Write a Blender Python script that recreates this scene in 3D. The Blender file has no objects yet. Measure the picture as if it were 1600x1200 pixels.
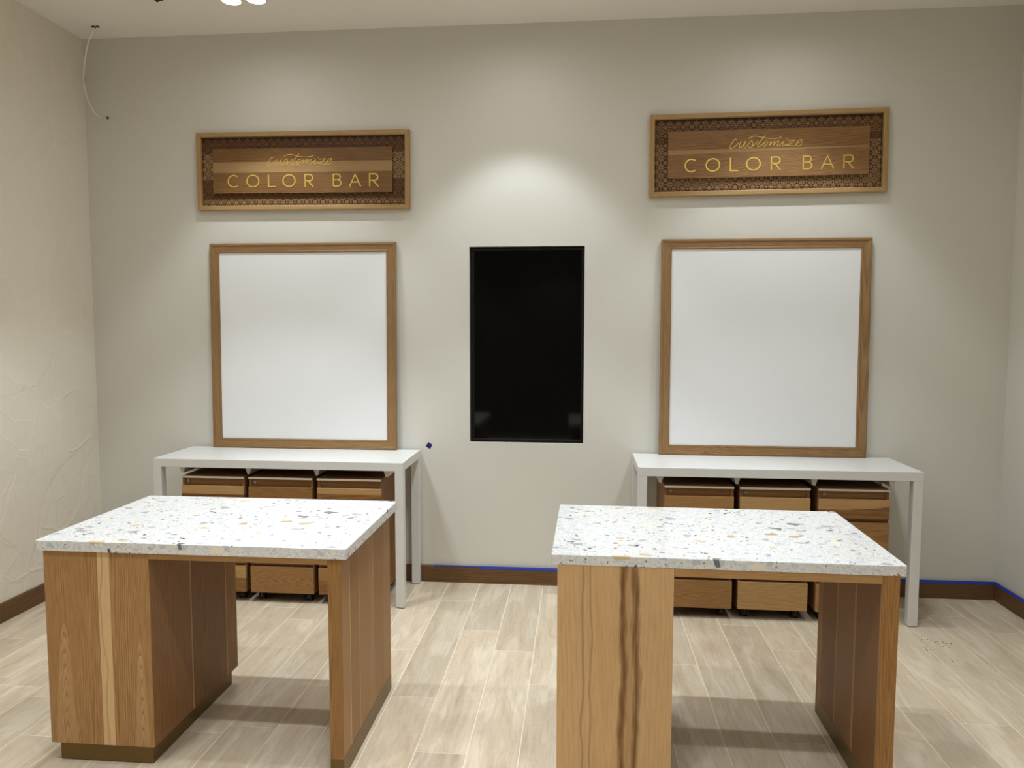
import bpy, bmesh, math, random
from math import pi, cos, sin, radians
from mathutils import Vector, Matrix
random.seed(7)
SC = bpy.context.scene
COL = SC.collection

# ------------------------------------------------------------------ camera, world, exposure
cam_d = bpy.data.cameras.new('camera'); cam = bpy.data.objects.new('camera', cam_d); COL.objects.link(cam)
cam_d.sensor_width = 36.0; cam_d.lens = 1149.994/1600*36.0; cam_d.clip_start = .05
R_ = Vector((0.99583224, 0.09119323, 0.00139553)); U_ = Vector((-0.00818394, 0.07410846, 0.99721661)); B_ = Vector((0.09083599, -0.99307187, 0.07454592))
M = Matrix((R_, U_, B_)).transposed().to_4x4(); M.translation = Vector((0.67526, -4.67918, 1.65904))
cam.matrix_world = M
SC.camera = cam
w = bpy.data.worlds.new('world'); SC.world = w; w.use_nodes = True
w.node_tree.nodes['Background'].inputs[0].default_value = (.9, .93, 1, 1)
w.node_tree.nodes['Background'].inputs[1].default_value = .3
SC.view_settings.view_transform = 'Standard'; SC.view_settings.look = 'None'
SC.view_settings.gamma = 1.0; SC.view_settings.use_curve_mapping = False
SC.view_settings.exposure = -0.95
SPOT_W, SPILL_W, LENS_E = 62.0, 11.0, 40.0     # the ceiling spotlights: beam, wide spill, glowing lens
LIGHT_COL = (.945, 1.035, 1.11)

# room (metres): back wall at y=0, floor z=0
XL, XR, H, YF = -2.5697, 3.2404, 3.5402, -6.4

# ------------------------------------------------------------------ helpers
def S(r, g, b):
    f = lambda c: c/12.92 if c <= .04045 else ((c+.055)/1.055)**2.4
    return (f(r/255), f(g/255), f(b/255), 1)

def mesh_obj(name, bm, mat, parent=None, loc=(0, 0, 0), smooth=False):
    me = bpy.data.meshes.new(name); bm.normal_update(); bm.to_mesh(me); bm.free()
    if smooth:
        for p in me.polygons: p.use_smooth = True
    o = bpy.data.objects.new(name, me); COL.objects.link(o)
    if mat: me.materials.append(mat)
    o.location = loc
    if parent: o.parent = parent
    return o

def tag(o, label=None, cat=None, group=None, kind=None):
    if label: o['label'] = label
    if cat: o['category'] = cat
    if group: o['group'] = group
    if kind: o['kind'] = kind
    return o

def thing(name, label, cat, loc=(0, 0, 0), rot=(0, 0, 0), group=None):
    o = bpy.data.objects.new(name, None); COL.objects.link(o); o.empty_display_size = .1
    o.location = loc; o.rotation_euler = rot
    return tag(o, label, cat, group)

def copy_tree(o, parent=None):
    c = o.copy(); COL.objects.link(c)
    if parent: c.parent = parent
    for ch in list(o.children): copy_tree(ch, c)
    return c

def abox(bm, x0, x1, y0, y1, z0, z1, bev=0.0, seg=1):
    vs = [bm.verts.new((x, y, z)) for x in (x0, x1) for y in (y0, y1) for z in (z0, z1)]
    fs = [(0, 1, 3, 2), (4, 6, 7, 5), (0, 4, 5, 1), (2, 3, 7, 6), (0, 2, 6, 4), (1, 5, 7, 3)]
    faces = [bm.faces.new([vs[i] for i in f]) for f in fs]
    if bev:
        es = {e for f in faces for e in f.edges}
        bmesh.ops.bevel(bm, geom=list(es), offset=bev, segments=seg, affect='EDGES', profile=.5)

def box(name, mat, parent, x0, x1, y0, y1, z0, z1, bev=0.0, seg=1, loc=(0, 0, 0)):
    bm = bmesh.new(); abox(bm, x0, x1, y0, y1, z0, z1, bev, seg)
    return mesh_obj(name, bm, mat, parent, loc)

def prism(bm, pts, y0, y1):
    """polygon pts (x,z) extruded in y"""
    a = [bm.verts.new((x, y0, z)) for x, z in pts]; b = [bm.verts.new((x, y1, z)) for x, z in pts]
    n = len(pts); bm.faces.new(a); bm.faces.new(b[::-1])
    for i in range(n): bm.faces.new((a[(i+1) % n], a[i], b[i], b[(i+1) % n]))

def cyl(bm, c, r, h, axis='Z', n=24, r2=None):
    r2 = r if r2 is None else r2
    m = Matrix.Translation(c)
    if axis == 'X': m = m @ Matrix.Rotation(pi/2, 4, 'Y')
    if axis == 'Y': m = m @ Matrix.Rotation(-pi/2, 4, 'X')
    bmesh.ops.create_cone(bm, cap_ends=True, segments=n, radius1=r, radius2=r2, depth=h, matrix=m)

def tube(bm, pts, r, n=6):
    pts = [Vector(p) for p in pts]; rings = []
    for i, p in enumerate(pts):
        d = (pts[min(i+1, len(pts)-1)] - pts[max(i-1, 0)]).normalized()
        u = d.cross(Vector((0, 1, .01))).normalized(); v = d.cross(u)
        rings.append([bm.verts.new(p + r*(cos(2*pi*k/n)*u + sin(2*pi*k/n)*v)) for k in range(n)])
    for a, b in zip(rings, rings[1:]):
        for k in range(n): bm.faces.new((a[k], a[(k+1) % n], b[(k+1) % n], b[k]))
    bm.faces.new(rings[0][::-1]); bm.faces.new(rings[-1])

def spline(pts, k=6):
    out = []
    P = [pts[0]] + list(pts) + [pts[-1]]
    for i in range(1, len(P)-2):
        for j in range(k):
            t = j/k
            out.append(tuple(.5*((2*b) + (c-a)*t + (2*a-5*b+4*c-d)*t*t + (-a+3*b-3*c+d)*t**3) for a, b, c, d in zip(P[i-1], P[i], P[i+1], P[i+2])))
    out.append(tuple(pts[-1]))
    return out

# ------------------------------------------------------------------ materials
class NT:
    def __init__(s, name):
        s.m = bpy.data.materials.new(name); s.m.use_nodes = True; s.t = s.m.node_tree
        s.b = s.t.nodes['Principled BSDF']
    def n(s, typ, **kw):
        nd = s.t.nodes.new(typ)
        for k, v in kw.items():
            if k.startswith('i_'):
                nd.inputs[k[2:].replace('_', ' ')].default_value = v
            else: setattr(nd, k, v)
        return nd
    def l(s, a, b): s.t.links.new(a, b)
    def math(s, op, a, b=None, c=None, clamp=False):
        nd = s.t.nodes.new('ShaderNodeMath'); nd.operation = op; nd.use_clamp = clamp
        for i, v in enumerate((a, b, c)):
            if v is None: continue
            if isinstance(v, (int, float)): nd.inputs[i].default_value = v
            else: s.l(v, nd.inputs[i])
        return nd.outputs[0]
    def mix(s, f, a, b, mode='MIX'):
        nd = s.t.nodes.new('ShaderNodeMix'); nd.data_type = 'RGBA'; nd.blend_type = mode
        for sock, v in ((nd.inputs[0], f), (nd.inputs[6], a), (nd.inputs[7], b)):
            if isinstance(v, (int, float)): sock.default_value = v
            elif isinstance(v, tuple): sock.default_value = v
            else: s.l(v, sock)
        return nd.outputs[2]
    def ramp(s, f, stops, interp='LINEAR'):
        nd = s.t.nodes.new('ShaderNodeValToRGB'); e = nd.color_ramp.elements; nd.color_ramp.interpolation = interp
        while len(e) < len(stops): e.new(.5)
        for el, (p, c) in zip(e, stops):
            el.position = p; el.color = c if isinstance(c, tuple) else (c, c, c, 1)
        s.l(f, nd.inputs[0]); return nd.outputs[0]
    def noise(s, vec, scale, detail=3, rough=.5, dist=0.0):
        nd = s.t.nodes.new('ShaderNodeTexNoise'); nd.inputs['Scale'].default_value = scale
        nd.inputs['Detail'].default_value = detail; nd.inputs['Roughness'].default_value = rough; nd.inputs['Distortion'].default_value = dist
        s.l(vec, nd.inputs['Vector']); return nd.outputs['Fac']
    def mapping(s, vec, scale=(1, 1, 1), loc=(0, 0, 0)):
        nd = s.t.nodes.new('ShaderNodeMapping'); nd.inputs['Scale'].default_value = scale; nd.inputs['Location'].default_value = loc
        s.l(vec, nd.inputs['Vector']); return nd.outputs[0]
    def bump(s, h, strength=.2, dist=.01):
        nd = s.t.nodes.new('ShaderNodeBump'); nd.inputs['Strength'].default_value = strength; nd.inputs['Distance'].default_value = dist
        s.l(h, nd.inputs['Height']); s.l(nd.outputs[0], s.b.inputs['Normal'])
    def obj(s):
        return s.t.nodes.new('ShaderNodeTexCoord').outputs['Object']

def plain(name, col, rough=.5, metal=0.0, spec=.5, coat=0.0, var=0.0):
    t = NT(name); t.b.inputs['Roughness'].default_value = rough; t.b.inputs['Metallic'].default_value = metal
    t.b.inputs['Specular IOR Level'].default_value = spec; t.b.inputs['Coat Weight'].default_value = coat
    n = t.noise(t.obj(), 9.0, 4)
    a = tuple(c*(1-var) for c in col[:3]) + (1,); b = tuple(min(1, c*(1+var)) for c in col[:3]) + (1,)
    t.l(t.mix(n, a, b), t.b.inputs['Base Color'])
    return t.m

def wood(name, light, dark, along='Z', across='X', x0=0.0, y0=.05, taper=.05, freq=60., wob=.03, amt=.8, streaks=(), split=None, flames=(), rough=.42, seed=0., fine=.13):
    """hickory veneer: growth rings r = sqrt(a^2+y0^2) - taper*along (cathedrals), fibre noise, optional dark streaks / second tone"""
    t = NT(name)
    oc = t.obj(); sep = t.n('ShaderNodeSeparateXYZ'); t.l(oc, sep.inputs[0])
    L = sep.outputs[along]; A = sep.outputs[across]
    cmb = t.n('ShaderNodeCombineXYZ'); t.l(t.math('MULTIPLY', L, .9), cmb.inputs[0]); t.l(t.math('MULTIPLY', A, 6.), cmb.inputs[1]); cmb.inputs[2].default_value = seed
    low = t.noise(cmb.outputs[0], 2.2, 3)
    a0 = t.math('ADD', A, t.math('MULTIPLY', t.math('SUBTRACT', low, .5), wob*2))
    a = t.math('SUBTRACT', a0, x0)
    r = t.math('SQRT', t.math('ADD', t.math('MULTIPLY', a, a), y0*y0))
    r = t.math('SUBTRACT', r, t.math('MULTIPLY', L, taper))
    cmb2 = t.n('ShaderNodeCombineXYZ'); t.l(t.math('MULTIPLY', L, 5.), cmb2.inputs[0]); t.l(t.math('MULTIPLY', A, 55.), cmb2.inputs[1]); cmb2.inputs[2].default_value = seed+3
    mid = t.noise(cmb2.outputs[0], 2.0, 3)
    v = t.math('ADD', t.math('MULTIPLY', r, freq), t.math('MULTIPLY', mid, .45))
    fr = t.math('FRACT', v)
    ring = t.ramp(fr, [(0, .15), (.45, .45), (.82, 1.), (1, .15)])
    cmb3 = t.n('ShaderNodeCombineXYZ'); t.l(t.math('MULTIPLY', L, 9.), cmb3.inputs[0]); t.l(t.math('MULTIPLY', A, 420.), cmb3.inputs[1]); cmb3.inputs[2].default_value = seed
    fib = t.noise(cmb3.outputs[0], 1.0, 3, .6)
    tone = t.math('MULTIPLY', t.math('ADD', t.math('MULTIPLY', ring, amt*.65), t.math('MULTIPLY', t.math('SUBTRACT', mid, .35), .7)), 1.0, clamp=True)
    c = t.mix(tone, light, dark)
    if split:
        pos, l2, d2, wv = split
        c2 = t.mix(tone, l2, d2)
        edge = t.math('SUBTRACT', t.math('ADD', A, t.math('MULTIPLY', t.math('SUBTRACT', low, .5), wv)), pos)
        f = t.math('MULTIPLY_ADD', edge, 220., .5, clamp=True)
        c = t.mix(f, c2, c)
    for (xc, tip, wd, pale, pale2) in flames:     # pale cathedral flames: nested parabolas below a tip
        an = t.math('DIVIDE', t.math('SUBTRACT', t.math('ADD', A, t.math('MULTIPLY', t.math('SUBTRACT', low, .5), .02)), xc), wd)
        q = t.math('SUBTRACT', t.math('SUBTRACT', tip, L), t.math('MULTIPLY', an, an))
        q = t.math('ADD', q, t.math('MULTIPLY', t.math('SUBTRACT', mid, .5), .05))
        f = t.math('MULTIPLY', q, 60., clamp=True)
        rg = t.ramp(t.math('FRACT', t.math('MULTIPLY', q, 17.)), [(0, 0.), (.55, .3), (.9, 1.), (1, 0.)])
        fade = t.math('SUBTRACT', 1., t.math('MULTIPLY', q, 1.1), clamp=True)
        c = t.mix(t.math('MULTIPLY', f, t.math('ADD', t.math('MULTIPLY', fade, .5), .35)), c, t.mix(rg, pale, pale2))
    for (xc, wd, st, colr) in streaks:
        cs = t.n('ShaderNodeCombineXYZ'); t.l(L, cs.inputs[0]); cs.inputs[1].default_value = xc*31+seed
        wv = t.noise(cs.outputs[0], 3.2, 2)
        d = t.math('ABSOLUTE', t.math('SUBTRACT', t.math('ADD', A, t.math('MULTIPLY', t.math('SUBTRACT', wv, .5), .05)), xc))
        ww = t.noise(cs.outputs[0], 9., 3)
        d = t.math('ADD', d, t.math('MULTIPLY', t.math('SUBTRACT', mid, .5), wd*1.5))
        f = t.math('SUBTRACT', 1.0, t.math('DIVIDE', d, t.math('MULTIPLY', t.math('ADD', ww, .35), wd*1.2)), clamp=True)
        f = t.math('MULTIPLY', t.math('POWER', f, .6), st)
        c = t.mix(f, c, colr)
    c = t.mix(1.0, c, t.ramp(fib, [(.25, 1-fine*1.6), (.75, 1.0+0*fine)]), 'MULTIPLY')
    t.l(c, t.b.inputs['Base Color'])
    t.b.inputs['Roughness'].default_value = rough+.06; t.b.inputs['Specular IOR Level'].default_value = .28
    t.bump(fib, .12, .001)
    return t.m

def paint(name, col, relief=.05):
    t = NT(name); oc = t.obj()
    n = t.noise(oc, 260., 2); n2 = t.noise(oc, .8, 3)
    a = tuple(c*.97 for c in col[:3])+(1,); t.l(t.mix(n2, a, col), t.b.inputs['Base Color'])
    t.b.inputs['Roughness'].default_value = .62; t.bump(n, relief, .002)
    return t.m

def trowel_plaster(name, col):
    t = NT(name); oc = t.obj()
    dn = t.n('ShaderNodeTexNoise'); dn.inputs['Scale'].default_value = 2.3; dn.inputs['Detail'].default_value = 4; t.l(oc, dn.inputs['Vector'])
    sub = t.n('ShaderNodeVectorMath', operation='MULTIPLY_ADD'); t.l(dn.outputs['Color'], sub.inputs[0]); sub.inputs[1].default_value = (.26, .26, .26); t.l(oc, sub.inputs[2])
    mp = t.mapping(sub.outputs[0], (1, 1.7, 1.15))
    heights = []
    for sc, st in ((2.6, 1.0), (5.5, .6)):
        v = t.n('ShaderNodeTexVoronoi'); v.inputs['Scale'].default_value = sc; t.l(mp, v.inputs['Vector'])
        s = t.n('ShaderNodeSeparateColor'); t.l(v.outputs['Color'], s.inputs[0])
        e = t.n('ShaderNodeTexVoronoi', feature='DISTANCE_TO_EDGE'); e.inputs['Scale'].default_value = sc; t.l(mp, e.inputs['Vector'])
        ridge = t.ramp(e.outputs['Distance'], [(0, 1.), (.03, .25), (.12, 0.)])
        pres = t.math('GREATER_THAN', s.outputs[1], .45)
        h = t.math('ADD', t.math('MULTIPLY', s.outputs[0], .55), t.math('MULTIPLY', t.math('MULTIPLY', ridge, pres), .6))
        heights.append(t.math('MULTIPLY', h, st))
    h = t.math('ADD', heights[0], heights[1])
    sep = t.n('ShaderNodeSeparateXYZ'); t.l(oc, sep.inputs[0])
    streak = t.noise(t.mapping(oc, (3, 6, 40)), 3., 4)
    # the plaster is worked more coarsely low on the wall
    low = t.ramp(sep.outputs[2], [(.15, 1.), (.75, .3)])
    zr = t.n('ShaderNodeMapRange'); t.l(sep.outputs[2], zr.inputs[0]); zr.inputs[1].default_value = .2; zr.inputs[2].default_value = 3.3; zr.inputs[3].default_value = 1.; zr.inputs[4].default_value = .25
    h = t.math('ADD', t.math('MULTIPLY', h, zr.outputs[0]), t.math('MULTIPLY', streak, .12))
    t.bump(h, .30, .018)
    a = tuple(c*.93 for c in col[:3])+(1,)
    t.l(t.mix(t.math('MULTIPLY', heights[0], .8), a, col), t.b.inputs['Base Color'])
    t.b.inputs['Roughness'].default_value = .6
    return t.m

def terrazzo(name):
    t = NT(name); oc = t.obj()
    dn = t.n('ShaderNodeTexNoise'); dn.inputs['Scale'].default_value = 14.; dn.inputs['Detail'].default_value = 2; t.l(oc, dn.inputs['Vector'])
    sub = t.n('ShaderNodeVectorMath', operation='MULTIPLY_ADD'); t.l(dn.outputs['Color'], sub.inputs[0]); sub.inputs[1].default_value = (.018,)*3; t.l(oc, sub.inputs[2])
    base = S(224, 223, 220)
    c = base
    greys = [(0, S(208, 208, 208)), (.3, S(188, 191, 195)), (.55, S(220, 216, 206)), (.8, S(200, 199, 197))]
    mids = [(0, S(206, 209, 213)), (.3, S(222, 216, 202)), (.5, S(190, 194, 200)), (.68, S(226, 224, 220)), (.93, S(140, 136, 132))]
    bigs = [(0, S(168, 173, 178)), (.25, S(234, 224, 200)), (.48, S(208, 188, 152)), (.58, S(212, 213, 215)), (.88, S(110, 114, 118)), (.95, S(188, 160, 116))]
    for sc, pres, th, cols, strc, seed in ((150, .42, .08, greys, (1, 1.5, 1.6), 0.), (85, .60, .10, mids, (1.6, .9, 1.5), 5.), (46, .72, .10, mids, (.8, 1.5, 1.0), 9.), (24, .90, .09, bigs, (1.0, 1.5, 1.1), 2.), (64, .978, .12, [(0, S(84, 78, 74)), (.6, S(176, 138, 92))], (1, 1, 1), 7.)):
        mp = t.mapping(sub.outputs[0], strc, (seed, seed*.3, seed*.7))
        v = t.n('ShaderNodeTexVoronoi'); v.inputs['Scale'].default_value = sc; t.l(mp, v.inputs['Vector'])
        e = t.n('ShaderNodeTexVoronoi', feature='DISTANCE_TO_EDGE'); e.inputs['Scale'].default_value = sc; t.l(mp, e.inputs['Vector'])
        s = t.n('ShaderNodeSeparateColor'); t.l(v.outputs['Color'], s.inputs[0])
        m = t.math('MULTIPLY', t.math('GREATER_THAN', s.outputs[0], pres), t.math('MULTIPLY_ADD', t.math('SUBTRACT', e.outputs['Distance'], th), 40., .5, clamp=True))
        cc = t.ramp(s.outputs[1], cols, 'CONSTANT')
        c = t.mix(m, c, cc)
    t.l(c, t.b.inputs['Base Color']); t.b.inputs['Roughness'].default_value = .22
    return t.m

def tile_mat(name):
    t = NT(name); oi = t.n('ShaderNodeObjectInfo'); rnd = oi.outputs['Random']
    oc = t.obj(); off = t.n('ShaderNodeVectorMath', operation='MULTIPLY_ADD')
    cx = t.n('ShaderNodeCombineXYZ'); t.l(rnd, cx.inputs[0]); t.l(rnd, cx.inputs[1]); t.l(rnd, cx.inputs[2])
    t.l(cx.outputs[0], off.inputs[0]); off.inputs[1].default_value = (37., 83., 51.); t.l(oc, off.inputs[2])
    v = off.outputs[0]
    big = t.noise(t.mapping(v, (7, 1.3, 1)), 1.6, 4, .55, .9)
    grain = t.noise(t.mapping(v, (34, 3, 1)), 1.5, 5, .6, .5)
    saw = t.noise(t.mapping(v, (6, 60, 1)), 2.0, 3)
    sp = t.n('ShaderNodeSeparateXYZ'); t.l(v, sp.inputs[0])
    # broad cathedral figure
    rr = t.math('ADD', t.math('MULTIPLY', big, 5.), t.math('MULTIPLY', grain, .8))
    ring = t.ramp(t.math('FRACT', rr), [(0, .2), (.6, .5), (.9, .85), (1, .2)])
    c = t.mix(t.math('MULTIPLY', ring, .45), S(226, 211, 188), S(186, 167, 140))
    c = t.mix(t.ramp(big, [(.38, 0.), (.66, .7)]), c, S(190, 168, 138))
    c = t.mix(t.ramp(grain, [(.48, 0.), (.80, .42)]), c, S(152, 134, 110))
    c = t.mix(t.ramp(saw, [(.55, 0.), (.8, .22)]), c, S(232, 220, 200))
    br = t.math('MULTIPLY_ADD', rnd, .16, .84)
    hs = t.n('ShaderNodeHueSaturation'); t.l(c, hs.inputs['Color']); t.l(br, hs.inputs['Value'])
    t.l(hs.outputs[0], t.b.inputs['Base Color'])
    t.b.inputs['Roughness'].default_value = .42; t.bump(grain, .08, .002)
    return t.m

LT_, MD_, DK_ = S(214, 180, 132), S(186, 142, 92), S(138, 92, 50)
M_WALL = paint('wall_paint', S(217, 214, 204))
M_CEIL = paint('ceiling_paint', S(240, 235, 226), .02)
M_PLAS = trowel_plaster('trowelled_plaster', S(236, 228, 212))
M_GROUT = plain('grout', S(230, 216, 192), .8, var=.03)
M_TILE = tile_mat('wood_look_porcelain')
M_TERR = terrazzo('terrazzo')
M_WHITE = plain('white_laminate', S(221, 220, 216), .35, var=.01)
M_BOARD = plain('whiteboard_surface', S(238, 238, 238), .3, var=.005)
M_BRASS = plain('brushed_brass', S(122, 100, 62), .4, .85, var=.06)
M_GOLD = plain('gold_leaf', S(240, 206, 104), .32, .55, var=.05)
M_BLACK = plain('black_plastic', S(8, 8, 9), .5, spec=.3)
M_RUBBER = plain('black_rubber', S(18, 18, 18), .6)
M_SCREEN = plain('screen_glass', S(4, 4, 5), .06, spec=.35)
M_STEEL = plain('steel', S(150, 150, 148), .35, 1.0)
M_CAST = plain('blackened_steel', S(70, 70, 70), .4, .8)
M_TAPE = plain('blue_tape', S(36, 70, 190), .6, var=.05)
M_NAVY = plain('navy_tape', S(14, 20, 92), .6, var=.05)
M_CORD = plain('white_cord', S(240, 236, 226), .5)
M_DARKHOLE = plain('dark_metal', S(60, 56, 50), .6)
M_BASE = wood('baseboard_walnut', S(128, 94, 60), S(72, 48, 27), 'X', 'Z', .0, .03, .02, 90, .02, .8)
M_BASEY = wood('baseboard_walnut_side', S(128, 94, 60), S(72, 48, 27), 'Y', 'Z', .0, .03, .02, 90, .02, .8)
M_CARC = wood('hickory_carcass', MD_, DK_, 'Z', 'Y', 0, .05, .03, 60, .03, .5)
M_CARCX = wood('hickory_carcass_end', MD_, DK_, 'Z', 'X', 0, .05, .03, 60, .03, .5)
M_RAIL = wood('hickory_rail', S(196, 154, 102), S(150, 104, 58), 'X', 'Z', 0, .03, .03, 120, .02, .6)
M_DKREC = plain('recess_brown', S(104, 70, 38), .6, var=.15)

lens = NT('lamp_lens'); lens.b.inputs['Base Color'].default_value = (1, 1, 1, 1)
lens.b.inputs['Emission Color'].default_value = (1, .95, .86, 1); lens.b.inputs['Emission Strength'].default_value = LENS_E
M_LENS = lens.m

# ------------------------------------------------------------------ room shell
def struct(o): o['kind'] = 'structure'; return o
# grout bed under the tiles
floor = struct(box('floor', M_GROUT, None, XL-.15, XR+.15, YF-.15, .25, -.12, -.0012))
TW, TL, J = .2045, 1.185, .0046
known = {0: -.758, 1: -1.005, -1: -1.518, 2: -1.35, 6: -1.385, 7: -.555, 5: -1.077, 8: -.866, -4: -1.828, 12: -.375, 10: -1.452, 14: -.53, -12: -1.10, -8: -1.976, -3: -.62, -2: -1.04}
tile_meshes = {}
def tile_mesh(wd, ln):
    key = (round(wd, 4), round(ln, 4))
    if key not in tile_meshes:
        bm = bmesh.new(); abox(bm, -wd/2, wd/2, -ln/2, ln/2, -.008, 0, .0008)
        me = bpy.data.meshes.new('tile'); bm.normal_update(); bm.to_mesh(me); bm.free(); me.materials.append(M_TILE)
        tile_meshes[key] = me
    return tile_meshes[key]
for k in range(-13, 16):
    x0 = .0435 + k*TW; x1 = x0 + TW
    x0, x1 = max(x0, XL+.004), min(x1, XR-.004)
    if x1-x0 < .02: continue
    j = known.get(k, -random.uniform(.1, 1.15))
    y = j
    while y < -.01: y += TL
    ys = []
    while y > YF: ys.append(y); y -= TL
    ys.append(y)
    for ya, yb in zip(ys, ys[1:]):
        ya, yb = min(ya, -.004), max(yb, YF+.004)
        if ya-yb < .03: continue
        t = bpy.data.objects.new('tile', tile_mesh(x1-x0-J, ya-yb-J)); COL.objects.link(t)
        t.location = ((x0+x1)/2, (ya+yb)/2, random.uniform(-.0002, .0002)); t.parent = floor

# back wall with the screen niche
NX0, NX1, NZ0, NZ1 = -.027, .7035, .9285, 2.18
bm = bmesh.new()
def wall_ring(bm, y):
    o = [bm.verts.new(p) for p in ((XL-.15, y, -.12), (XR+.15, y, -.12), (XR+.15, y, H+.15), (XL-.15, y, H+.15))]
    i = [bm.verts.new(p) for p in ((NX0, y, NZ0), (NX1, y, NZ0), (NX1, y, NZ1), (NX0, y, NZ1))]
    return o, i
o1, i1 = wall_ring(bm, 0); o2, i2 = wall_ring(bm, .25)
for k in range(4):
    q = (k+1) % 4
    bm.faces.new((o1[k], o1[q], i1[q], i1[k])); bm.faces.new((o2[q], o2[k], i2[k], i2[q]))
    bm.faces.new((i1[k], i1[q], i2[q], i2[k])); bm.faces.new((o1[q], o1[k], o2[k], o2[q]))
bm.faces.new(i2[::-1])
struct(mesh_obj('wall_back', bm, M_WALL))
struct(box('wall_left', M_PLAS, None, XL-.15, XL, YF-.15, -.0003, -.0005, H+.15))
struct(box('wall_right', M_WALL, None, XR, XR+.15, YF-.15, -.0003, -.0005, H+.15))
struct(box('unseen_wall_front', plain('added_wall_brown', S(96, 84, 72), .7), None, XL, XR, YF-.15, YF, -.0005, H+.15))  # unseen wall added behind the camera for bounce, coloured dark to cut frontal fill
struct(box('ceiling', M_CEIL, None, XL, XR, YF, -.0003, H, H+.15))

def baseboard(name, mat, p0, p1, nrm, h=.11, th=.015):
    """profiled board: flat face, small rounded top"""
    p0, p1, nrm = Vector(p0), Vector(p1), Vector(nrm)
    prof = [(0.0005, .0005), (th, .0005), (th, h-.012), (th-.002, h-.004), (th-.006, h), (.0005, h)]
    bm = bmesh.new()
    a = [bm.verts.new(p0 + nrm*u + Vector((0, 0, z))) for u, z in prof]; b = [bm.verts.new(p1 + nrm*u + Vector((0, 0, z))) for u, z in prof]
    n = len(prof); bm.faces.new(a); bm.faces.new(b[::-1])
    for i in range(n): bm.faces.new((a[(i+1) % n], a[i], b[i], b[(i+1) % n]))
    bmesh.ops.recalc_face_normals(bm, faces=bm.faces)
    return struct(mesh_obj(name, bm, mat))
baseboard('baseboard_back', M_BASE, (XL+.016, 0, 0), (XR-.016, 0, 0), (0, -1, 0))
baseboard('baseboard_left', M_BASEY, (XL, YF, 0), (XL, -.0005, 0), (1, 0, 0))
baseboard('baseboard_right', M_BASEY, (XR, YF, 0), (XR, -.0005, 0), (-1, 0, 0))

# ------------------------------------------------------------------ ceiling spotlights
def make_lamp():
    root = thing('ceiling_spotlight', 'x', 'spotlight', (0, 0, H), group='round downward spotlights in pairs under the ceiling')
    bm = bmesh.new(); n = 40
    rs = [(.030, -.0005), (.055, -.0005), (.0575, -.006), (.0575, -.05), (.0535, -.052), (.0505, -.046), (.0505, -.04)]
    rings = [[bm.verts.new((r*cos(2*pi*k/n), r*sin(2*pi*k/n), z)) for k in range(n)] for r, z in rs]
    bm.faces.new(rings[0])
    for a, b in zip(rings, rings[1:]):
        for k in range(n): bm.faces.new((a[k], b[k], b[(k+1) % n], a[(k+1) % n]))
    bm.faces.new(rings[-1][::-1])
    bmesh.ops.recalc_face_normals(bm, faces=bm.faces)
    mesh_obj('housing', bm, plain('lamp_housing', S(196, 190, 180), .45), root, smooth=False)
    bm = bmesh.new(); cyl(bm, (0, 0, -.0425), .0495, .004, n=32)
    mesh_obj('lens', bm, M_LENS, root)
    for nm, wd, blend, e in (('bulb', 80, .35, SPOT_W), ('bulb', 179, 1.0, SPILL_W)):
        ld = bpy.data.lights.new('bulb', 'SPOT'); ld.energy = e; ld.color = LIGHT_COL; ld.spot_size = radians(wd); ld.spot_blend = blend
        ld.shadow_soft_size = .028
        lo = bpy.data.objects.new('bulb', ld); COL.objects.link(lo); lo.location = (0, 0, -.055); lo.parent = root
    return root
lamp = make_lamp(); first = True
ROWS = (-.57, -1.42, -2.37, -3.3, -4.5, -5.6)
ROW_DIM = (.82, 1.4, .22, .95, 1.0, 1.5)
SPILL_DIM = (.45, .8, 1.0, 1.4, 1.3, 1.3)      # the lamps are dimmed row by row
COL_DIM = {'left': 1.1, 'middle': 1.0, 'right': .55}
COLS = {'left': (-1.283, -1.14), 'middle': (.235, .378), 'right': (1.80, 1.943)}
rown = ('wall', 'second', 'third', 'fourth', 'fifth', 'sixth')
for iy, y in enumerate(ROWS):
    for cn, xs in COLS.items():
        for side, x in zip(('left', 'right'), xs):
            o = lamp if first else copy_tree(lamp); first = False
            o.location = (x, y, H)
            k = ROW_DIM[iy] * (COL_DIM[cn] if iy else 1)
            for b in o.children:
                if b.type == 'LIGHT':
                    wide = b.data.spot_size > 2.5
                    b.data = b.data.copy(); b.data.energy = SPILL_W*SPILL_DIM[iy] if wide else SPOT_W*k
            if iy == 0: lb = 'lit %s spotlight of the %s pair in the row nearest the sign wall' % (side, cn)
            else: lb = 'ceiling spotlight, %s of the %s pair, %s row out from the sign wall' % (side, cn, rown[iy])
            o['label'] = lb

sp = thing('ceiling_sprinkler', 'small dark sprinkler rosette on the ceiling left of the lit spotlights', 'sprinkler', (-1.735, -.54, H))
bm = bmesh.new(); cyl(bm, (0, 0, -.0045), .034, .008, r2=.036); mesh_obj('rosette', bm, M_DARKHOLE, sp)
bm = bmesh.new(); cyl(bm, (0, 0, -.016), .011, .015, n=12); mesh_obj('nozzle', bm, M_DARKHOLE, sp)

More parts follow.
